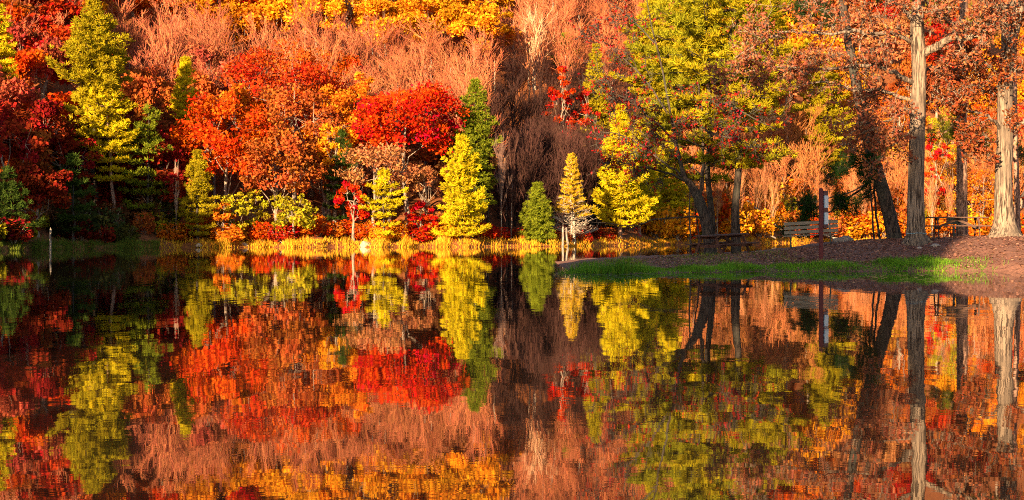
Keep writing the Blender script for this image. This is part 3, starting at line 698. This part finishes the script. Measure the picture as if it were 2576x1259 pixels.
# right hand oak
spit_tree('oak_tree', 'right hand oak with a pale sunlit flaring trunk', 2528, 73.5,
  [(2528, 602), (2526, 545), (2524, 480), (2528, 340), (2530, 200), (2538, 120), (2560, 40), (2585, -60), (2600, -200)],
  [.36, .355, .34, .31, .29, .27, .2, .16, .08],
  [([(2533, 130), (2526, 60, .2), (2522, 20, .3), (2515, -60, .4), (2510, -160, .5)], .16, .07, 12, 1.2),
   ([(2522, 195), (2495, 172, -.6), (2470, 152, -.9), (2440, 145, -1.1), (2410, 135, -1.3)], .055, .014, 11, 1.0),
   ([(2520, 330), (2495, 300, -.6), (2470, 288, -.9), (2430, 272, -1.1), (2395, 255, -1.3), (2360, 238, -1.4)], .06, .012, 13, 1.0),
   ([(2532, 335), (2560, 318, -.5), (2600, 300, -.9), (2660, 290, -1.3)], .075, .03, 8, 1.1),
   ([(2534, 190), (2565, 175, -.4), (2600, 168, -.8), (2670, 140, -1.2)], .07, .03, 8, 1.1),
   ([(2522, 350), (2495, 358, -.5), (2465, 352, -.8), (2430, 340, -1)], .03, .01, 9, .8),
   ([(2524, 240), (2490, 235, .8), (2450, 215, 1.5), (2400, 225, 2)], .05, .014, 10, 1.0),
   ([(2550, 60), (2500, -10, -1), (2440, -60, -2)], .08, .03, 9, 1.2)],
  M_OAKBARK, (.28, .06, .025), per=4, lsize=.15, drop=.1, flare=1.9)
# leaning pine
spit_tree('pine_tree', 'leaning dark pine trunk left of the big oak', 2252, 78,
  [(2252, 602), (2240, 550), (2225, 495), (2195, 390), (2168, 280), (2148, 180), (2118, 0), (2098, -130), (2085, -260)],
  [.285, .28, .275, .26, .225, .2, .16, .12, .05],
  [([(2205, 440), (2190, 455, .8), (2135, 500, 1.5), (2075, 535, 2.0), (2030, 552, 2.4), (1985, 566, 2.8)], .06, .012, 9, .6),
   ([(2208, 450), (2170, 470, .6), (2120, 490, 1.2), (2060, 505, 1.7), (2000, 515, 2.2)], .045, .012, 8, .6),
   ([(2195, 400), (2165, 410, -.5), (2125, 425, -.8), (2080, 440, -1)], .04, .012, 7, .6),
   ([(2215, 470), (2190, 490, .8), (2150, 512, 1.2), (2120, 520, 1.5)], .03, .01, 6, .5),
   ([(2190, 380), (2210, 395, -.6), (2180, 430, -1)], .03, .01, 8, .6),
   ([(2130, 60), (2080, 30, .8), (2020, 20, 1.5)], .05, .015, 10, .9),
   ([(2120, 0), (2180, -40, .8), (2230, -60, 1.4)], .05, .015, 10, .9),
   ([(2110, -80), (2050, -120, -.8), (1990, -130, -1.5)], .05, .015, 10, .9)],
  M_DARKBARK, (.03, .065, .015), needles=True, flare=1.15, roots=False)
# straight red barked pine behind the table
spit_tree('pine_tree', 'straight red barked pine trunk behind the right picnic table', 2420, 79,
  [(2420, 600), (2420, 540), (2420, 420), (2419, 280), (2420, 140), (2424, 0), (2424, -140), (2424, -280)],
  [.235, .23, .22, .205, .19, .16, .12, .05],
  [([(2422, 40), (2460, 50, -.8), (2490, 60, -1.4)], .04, .012, 9, .9), ([(2422, 20), (2380, 20, .8), (2340, 30, 1.4)], .04, .012, 9, .9),
   ([(2420, 330), (2440, 345, -.5), (2465, 352, -.9)], .025, .01, 7, .6), ([(2420, 300), (2395, 318, .5), (2370, 325, .9)], .025, .01, 7, .6),
   ([(2424, -60), (2480, -80, 1), (2530, -90, 1.6)], .05, .015, 10, 1), ([(2424, -100), (2360, -120, -1), (2310, -130, -1.6)], .05, .015, 10, 1)],
  M_PINEBARK, (.22, .21, .02), needles=True, flare=1.2, roots=False)
# slim trunk behind the right oak
spit_tree('pine_tree', 'slim brown trunk close behind the right hand oak', 2560, 78,
  [(2560, 602), (2559, 500), (2555, 380), (2553, 240), (2552, 100), (2552, -60), (2552, -220)], [.12, .115, .11, .10, .09, .07, .03],
  [([(2552, -20), (2600, -40, .8), (2640, -50, 1.2)], .03, .01, 8, .8), ([(2552, -90), (2500, -110, .8), (2460, -120, 1.2)], .03, .01, 8, .8), ([(2556, 400), (2575, 395, .4), (2600, 400, .7)], .02, .01, 7, .6)],
  M_PINEBARK, (.10, .15, .02), needles=True, flare=1.2, roots=False)
# leaning maple by the left table
spit_tree('maple_tree', 'leaning dark red leaved maple behind the left picnic table', 1789, 80,
  [(1789, 640), (1783, 600), (1772, 545), (1757, 500), (1738, 465), (1720, 440), (1695, 330), (1665, 170), (1638, 60), (1620, -40)],
  [.24, .235, .225, .21, .15, .10, .055, .038, .025, .012],
  [([(1757, 500), (1768, 440), (1768, 340, .5), (1762, 250, .8), (1740, 120, 1.2)], .10, .03, 12, 1.2),
   ([(1736, 462), (1690, 440, -.8), (1640, 425, -1.3), (1575, 412, -1.7), (1505, 402, -2.1)], .06, .012, 11, 1.0),
   ([(1725, 445), (1670, 410, .5), (1620, 370, 1), (1560, 340, 1.5), (1500, 330, 2)], .05, .012, 13, 1.1),
   ([(1770, 548), (1758, 546, -.5), (1700, 548, -.9), (1650, 554, -1.2), (1600, 566, -1.4), (1570, 568, -1.5), (1500, 560, -1.7), (1425, 553, -1.9)], .045, .010, 2, .5),
   ([(1700, 360), (1640, 300, -1), (1580, 250, -1.8), (1510, 230, -2.4)], .05, .012, 14, 1.2),
   ([(1690, 300), (1620, 200, 1), (1550, 130, 1.6), (1490, 90, 2)], .05, .012, 14, 1.2),
   ([(1765, 320), (1800, 340, -1), (1850, 350, -1.8), (1900, 370, -2.4)], .05, .012, 14, 1.1),
   ([(1765, 300), (1820, 260, -1), (1880, 290, -1.8), (1960, 330, -2.2)], .05, .012, 13, 1.1),
   ([(1770, 370), (1720, 350, -1.3), (1680, 355, -2), (1640, 340, -2.4)], .04, .012, 12, 1.0),
   ([(1650, 110), (1580, 40, .8), (1520, 0, 1.2)], .04, .012, 12, 1.2)],
  M_DARKBARK, (.34, .012, .014), per=3, lsize=.14, drop=.72, flare=1.25, roots=False)

# two pines with trunks on the spit
for (px, D, trunk, H, c, lab, seedr) in [
    (1852, 80.5, None, 17.5, (.42, .32, .014), 'straight dark pine right of the leaning maple on the spit', .18),
    (1790, 81.2, None, 15.0, (.30, .27, .016), 'slimmer pine rising behind the leaning maple on the spit', .15)]:
    me = pine(H, 7.4, .21, .85, 6, tuft=24, nl=.24, nw=.028, shape='irregular', gap=.15, up=.25, bark=M_DARKBARK, r=seedr, off=(-.35 if px < 1800 else -.1, 0), plate=1.1)
    put('pine_tree', me, lab, 'tree', tuple(bank_pt(px, D)), c)

# thin saplings
def sapling(label, path, D, r, group=None):
    b = bank_pt(path[0][0], D); g = G()
    p = poly(path, D); p[0] = b - V3(0, 0, .1)
    q, rr = smooth(p, np.linspace(r, r * .6, len(path)), 4); q[1:-1] += R.normal(0, .012, (len(q) - 2, 3))
    t = thing('sapling', label, 'tree', tuple(b))
    g.tube(q - b, rr, 7, .05); link('trunk', g.mesh('trunk', M_DARKBARK), t)
    g = G(); A = []; B = []
    for k in range(9):
        i = R.integers(len(q) // 2, len(q)); A.append(q[i] - b); B.append(q[i] - b + V3(R.normal(0, .3), R.normal(0, .3), R.uniform(-.05, .35)))
    g.sticks(np.array(A), np.array(B), .012, .005); link('branches', g.mesh('branches', M_DARKBARK), t)
sapling('thin dark stem standing left of the left picnic table', [(1737, 645), (1737, 600), (1735, 540), (1736, 460)], 79, .045)
sapling('second thin stem just behind the left picnic table, nearer the leaning maple', [(1760, 640), (1757, 590), (1750, 540), (1745, 480)], 81, .04)
sapling('thin bare stem left of the leaning pine trunk', [(2199, 604), (2194, 540), (2189, 480), (2186, 420)], 78.5, .045)
sapling('crooked thin stem touching the foot of the leaning pine', [(2214, 604), (2206, 555), (2200, 500), (2198, 430), (2195, 380)], 79.2, .055)

# ------------------------------------------------------------------ furniture on the spit
def rotm(ax, a):
    c, s = math.cos(a), math.sin(a)
    return np.array({'x': [[1, 0, 0], [0, c, -s], [0, s, c]], 'y': [[c, 0, s], [0, 1, 0], [-s, 0, c]], 'z': [[c, -s, 0], [s, c, 0], [0, 0, 1]]}[ax])
def bevel(o, w=.006):
    m = o.modifiers.new('bevel', 'BEVEL'); m.width = w; m.segments = 2; m.limit_method = 'ANGLE'; return o
def one(name, mat, parent, boxes, w=.005):
    g = G()
    for b in boxes: g.box(*b)
    return bevel(link(name, g.mesh(name, mat), parent), w)
def picnic_table(label, loc, rz, roll, mat, lt=2.1, k=1.0):
    t = thing('picnic_table', label, 'picnic table', loc, (0, roll, rz), 'picnic tables on the spit'); t.scale = (k, k, k)
    one('tabletop', mat, t, [((0, y, .745), (lt, .142, .042)) for y in (-.30, -.15, 0, .15, .30)])
    for s in (-1, 1):
        one('seat', mat, t, [((0, s * .66, .445), (lt, .24, .042))])
        x = s * (lt / 2 - .38)
        one('top_beam', mat, t, [((x, 0, .68), (.04, .70, .088))])
        one('seat_beam', mat, t, [((x, 0, .375), (.04, 1.52, .098))])
        for q in (-1, 1):
            a = math.atan2(.36, .74); ln = .80
            one('leg', mat, t, [((x + s * .041, q * .47, .355), (.04, .095, ln), rotm('x', q * a))])
        one('brace', mat, t, [((s * (lt / 4 - .21) , 0, .545), (.86 * (lt / 2.1), .05, .085), rotm('y', s * .40))])
    return t
p = bank_pt(1818, 77)
picnic_table('dark picnic table seen end on beneath the leaning maple', tuple(p + V3(0, 0, -.05)), math.radians(45), math.radians(-2), M_TABLEWOOD, 2.2, 1.15)
p = bank_pt(2407, 74.5)
picnic_table('brown picnic table between the big oak and the right hand oak', tuple(p + V3(0, 0, -.03)), math.radians(-5), 0, M_TABLEGREY, 2.1, 1.10)
p = bank_pt(2640, 80)
picnic_table('reddish picnic table cut by the right edge of the view', tuple(p), math.radians(12), 0, M_TABLEWOOD, 2.1, 1.0)

p = bank_pt(2040, 77.5)
t = thing('park_bench', 'slatted wooden bench on iron legs facing the water, behind the signpost', 'bench', tuple(p), (0, math.radians(-3.0), math.radians(-9))); t.scale = (1.08, 1.08, 1.08)
for k in range(3): one('back_slat', M_BENCHWOOD, t, [((.04, .20 + .035 * k, .60 + .165 * k), (2.02, .038, .125), rotm('x', -.2))])
for k in range(3): one('seat_slat', M_BENCHWOOD, t, [((0, -.18 + .145 * k, .475), (2.02, .13, .04))])
for s in (-1, 1):
    g = G(); g.tube([(s * .74, .0, -.05), (s * .74, 0, .2), (s * .74, 0, .44)], [.035, .032, .032], 10)
    bevel(link('leg', g.mesh('leg', M_IRON), t), .002)
    one('seat_bracket', M_IRON, t, [((s * .74, .0, .425), (.06, .50, .055)), ((s * .74, -.05, .375), (.05, .22, .05))])
    one('back_post', M_IRON, t, [((s * .74, .255, .70), (.06, .045, .62), rotm('x', -.2))])

p = bank_pt(2065, 68)
t = thing('sign_post', 'dark red wooden sign post with white panels seen edge on, in front of the bench', 'sign', tuple(p - V3(0, 0, .1)))
one('post', M_REDPAINT, t, [((0, 0, 1.36), (.135, .135, 2.72)), ((0, 0, 2.73), (.10, .10, .05))], .01)
yaw = math.radians(62); rz = rotm('z', yaw)
def sb(x, y, z, sx, sy, sz): return (rz @ V3(x, y, 0) + V3(.09, .10, z), (sx, sy, sz), rz)
one('rear_post', M_REDPAINT, t, [(V3(.125, .50, 1.25), (.08, .08, 2.5))], .008)
one('board', M_REDPAINT, t, [sb(.25, 0, 1.99, .50, .05, 1.34)], .006)
for z, h in ((2.27, .44), (1.67, .42)):
    o = one('panel', M_WHITEPAINT, t, [sb(.265, -.034, z, .44, .018, h)], .004)
    one('panel_edge', M_BLUEEDGE, o, [sb(.03, -.036, z, .028, .026, h)], .002)

# grill behind the right table
p = bank_pt(2399, 77.5)
t = thing('park_grill', 'small iron grill on a green post behind the right picnic table', 'grill', tuple(p))
g = G(); g.tube([(0, 0, -.05), (0, 0, .3), (0, 0, .55)], [.045, .045, .045], 10); link('post', g.mesh('post', M_IRON), t)
one('firebox', M_IRON, t, [((0, .2, .70), (.5, .03, .26)), ((-.235, 0, .70), (.03, .38, .26)), ((.235, 0, .70), (.03, .38, .26)), ((0, 0, .575), (.5, .42, .03))])
for s in (-1, 1):
    g = G(); g.tube([(s * .25, -.1, .82), (s * .27, -.1, .95), (s * .27, -.1, 1.02)], .018, 6); link('handle', g.mesh('handle', M_IRON), t)
g = G(); a = np.linspace(math.pi * 1.05, math.pi * 1.95, 12); g.tube(np.stack([np.cos(a) * .34, 0 * a, .55 + np.sin(a) * .22], 1), .016, 6); link('support_hoop', g.mesh('support_hoop', M_IRON), t)

# rope round the oak
b = bank_pt(2305, 72); z = b[2] + .42; g = G(); a = np.linspace(0, 2 * math.pi, 40)
g.tube(np.stack([np.cos(a) * .385, np.sin(a) * .385, .012 * np.sin(3 * a)], 1), .013, 6)
tag(link('rope', g.mesh('rope', M_ROPE), loc=(b[0], b[1], z)), 'pale blue cord tied round the foot of the big oak', 'rope')

def rock(name, label, cat, loc, size, mat, seed=0):
    import bmesh
    bm = bmesh.new(); bmesh.ops.create_icosphere(bm, subdivisions=3, radius=1)
    rr = random.Random(seed); ph = [rr.uniform(0, 6) for _ in range(6)]
    for v in bm.verts:
        c = v.co.copy(); k = 1 + .16 * math.sin(c.x * 3 + ph[0]) * math.sin(c.y * 3 + ph[1]) + .10 * math.sin(c.z * 5 + ph[2] + c.x * 4) + .06 * math.sin(c.y * 9 + ph[3])
        v.co = (c.x * size[0] * k, c.y * size[1] * k, max(-.4, c.z) * size[2] * k)
    me = bpy.data.meshes.new(name); bm.to_mesh(me); bm.free(); me.materials.append(mat)
    for q in me.polygons: q.use_smooth = True
    return tag(link(name, me, loc=loc), label, cat)
rock('rock', 'dark flat topped boulder at the crest between bench and leaning pine', 'rock', tuple(bank_pt(2122, 80) + V3(0, 0, .02)), (.42, .35, .22), M_STONE, 3)
rock('rock', 'low grey stone in the earth in front of the right picnic table', 'rock', tuple(bank_pt(2352, 71)), (.20, .16, .09), M_STONE, 5)
rock('rock', 'small stone at the foot of the big oak', 'rock', tuple(bank_pt(2312, 70.3)), (.10, .10, .07), M_STONE, 8)
for (px, s, lab) in [(922, .55, 'pale boulder in the reeds below the bushy shore pine'), (615, .35, 'small pale stone at the water line under the young green trees'), (500, .3, 'pale stone at the water line below the olive pine')]:
    q = far_pt(px, .4); rock('rock', lab, 'rock', (q[0], q[1], .15), (s, s * .8, s * .75), M_PALESTONE, px)

# dead snags, stumps and logs on the far shore
def snag(label, px, t, ytop, r, lean=(0, 0), mat=M_DEADWOOD, name='dead_snag', cat='snag', group=None):
    q = far_pt(px, t); q[2] = min(q[2], .1)
    H = CH + (HY - ytop) / F * q[1] - q[2]
    g = G(); p = wander((0, 0, -.5), (lean[0], lean[1], H * .9), 6, .01)
    g.tube(p, np.linspace(r * 1.25, r * .75, 6), 8, .12)
    for k in range(3): g.tube([p[-1] + V3((k - 1) * r * .45, 0, -.25), p[-1] + V3((k - 1) * r * .5, 0, H * .05 * (1 + k % 2))], [r * .34, .02], 6)
    return tag(link(name, g.mesh(name, mat), loc=tuple(q)), label, cat, group)
snag('grey broken snag standing in the shaded water at far left', 126, -1.2, 573, .10, (.04, 0))
snag('white stump left of the larch trunk, tallest of the pair', 1415, -.2, 568, .13, (.05, 0), name='dead_stump', cat='stump')
snag('white stump leaning against the larch trunk', 1428, .0, 572, .12, (-.12, 0), name='dead_stump', cat='stump')
def log(label, a, b, r0, r1, name='fallen_log'):
    a = np.asarray(a); b = np.asarray(b); c = (a + b) / 2
    g = G(); p = wander(a - c, b - c, 7, .008); g.tube(p, np.linspace(r0, r1, 7), 8, .08)
    for k in range(4):
        i = R.integers(2, 6); g.tube([p[i], p[i] + V3(R.normal(0, .5), R.normal(0, .4), R.uniform(.1, .8))], [r1 * .6, .02], 5)
    tag(link(name, g.mesh(name, M_GREYBARK), loc=tuple(c)), label, 'log')
log('pale log slanting to the water behind the left picnic table', P(1872, 560, shore(1900) + 3), P(1952, 600, shore(1950) - .5), .17, .12)
log('long pale fallen trunk propped in the thicket left of the bench', P(1880, 505, shore(1930) + 6), P(1985, 596, shore(1980) + 1), .13, .08)
log('pale log poking into the water right of the bench', P(2060, 588, shore(2080) + 1), P(2115, 603, shore(2110) - 2), .16, .10)
log('broken pale log lying right of the larch', far_pt(1470, 2.5) + V3(0, 0, .75), far_pt(1505, 2.5) + V3(0, 0, 1.3), .14, .1)

# ------------------------------------------------------------------ camera, sun, sky
cam = bpy.data.cameras.new('Camera'); co = bpy.data.objects.new('Camera', cam); COL.objects.link(co)
co.location = (0, 0, CH); co.rotation_euler = (math.pi / 2, 0, 0)
cam.sensor_width = 36; cam.lens = 36 * F / 2576; cam.shift_y = -(629.5 - HY) / 2576
cam.clip_start = .3; cam.clip_end = 3000
S.camera = co
sv = V3(-math.sin(AZ) * math.cos(EL), -math.cos(AZ) * math.cos(EL), math.sin(EL))
sun = bpy.data.lights.new('Sun', 'SUN'); sun.energy = 5.0; sun.angle = math.radians(.5); sun.color = (1.0, .70, .38)
so = bpy.data.objects.new('Sun', sun); COL.objects.link(so)
import mathutils
so.rotation_euler = mathutils.Vector(sv).to_track_quat('Z', 'Y').to_euler()
w = bpy.data.worlds.new('World'); S.world = w; w.use_nodes = True
nt = w.node_tree; bg = nt.nodes['Background']
sky = nt.nodes.new('ShaderNodeTexSky'); sky.sky_type = 'NISHITA'; sky.sun_disc = False
sky.sun_elevation = EL; sky.sun_rotation = math.atan2(sv[0], sv[1])
nt.links.new(sky.outputs[0], bg.inputs[0]); bg.inputs[1].default_value = .05
S.view_settings.view_transform = 'Standard'; S.view_settings.look = 'None'; S.view_settings.gamma = 1; S.view_settings.exposure = 2.02
S.cycles.max_bounces = 6; S.cycles.diffuse_bounces = 3; S.cycles.transmission_bounces = 3; S.cycles.filter_width = 1.0; S.cycles.use_denoising = False; S.cycles.denoiser = 'OPENIMAGEDENOISE'; S.cycles.denoising_prefilter = 'ACCURATE'
print('polys', sum(len(m.polygons) for m in bpy.data.meshes), 'objs', len(bpy.data.objects))
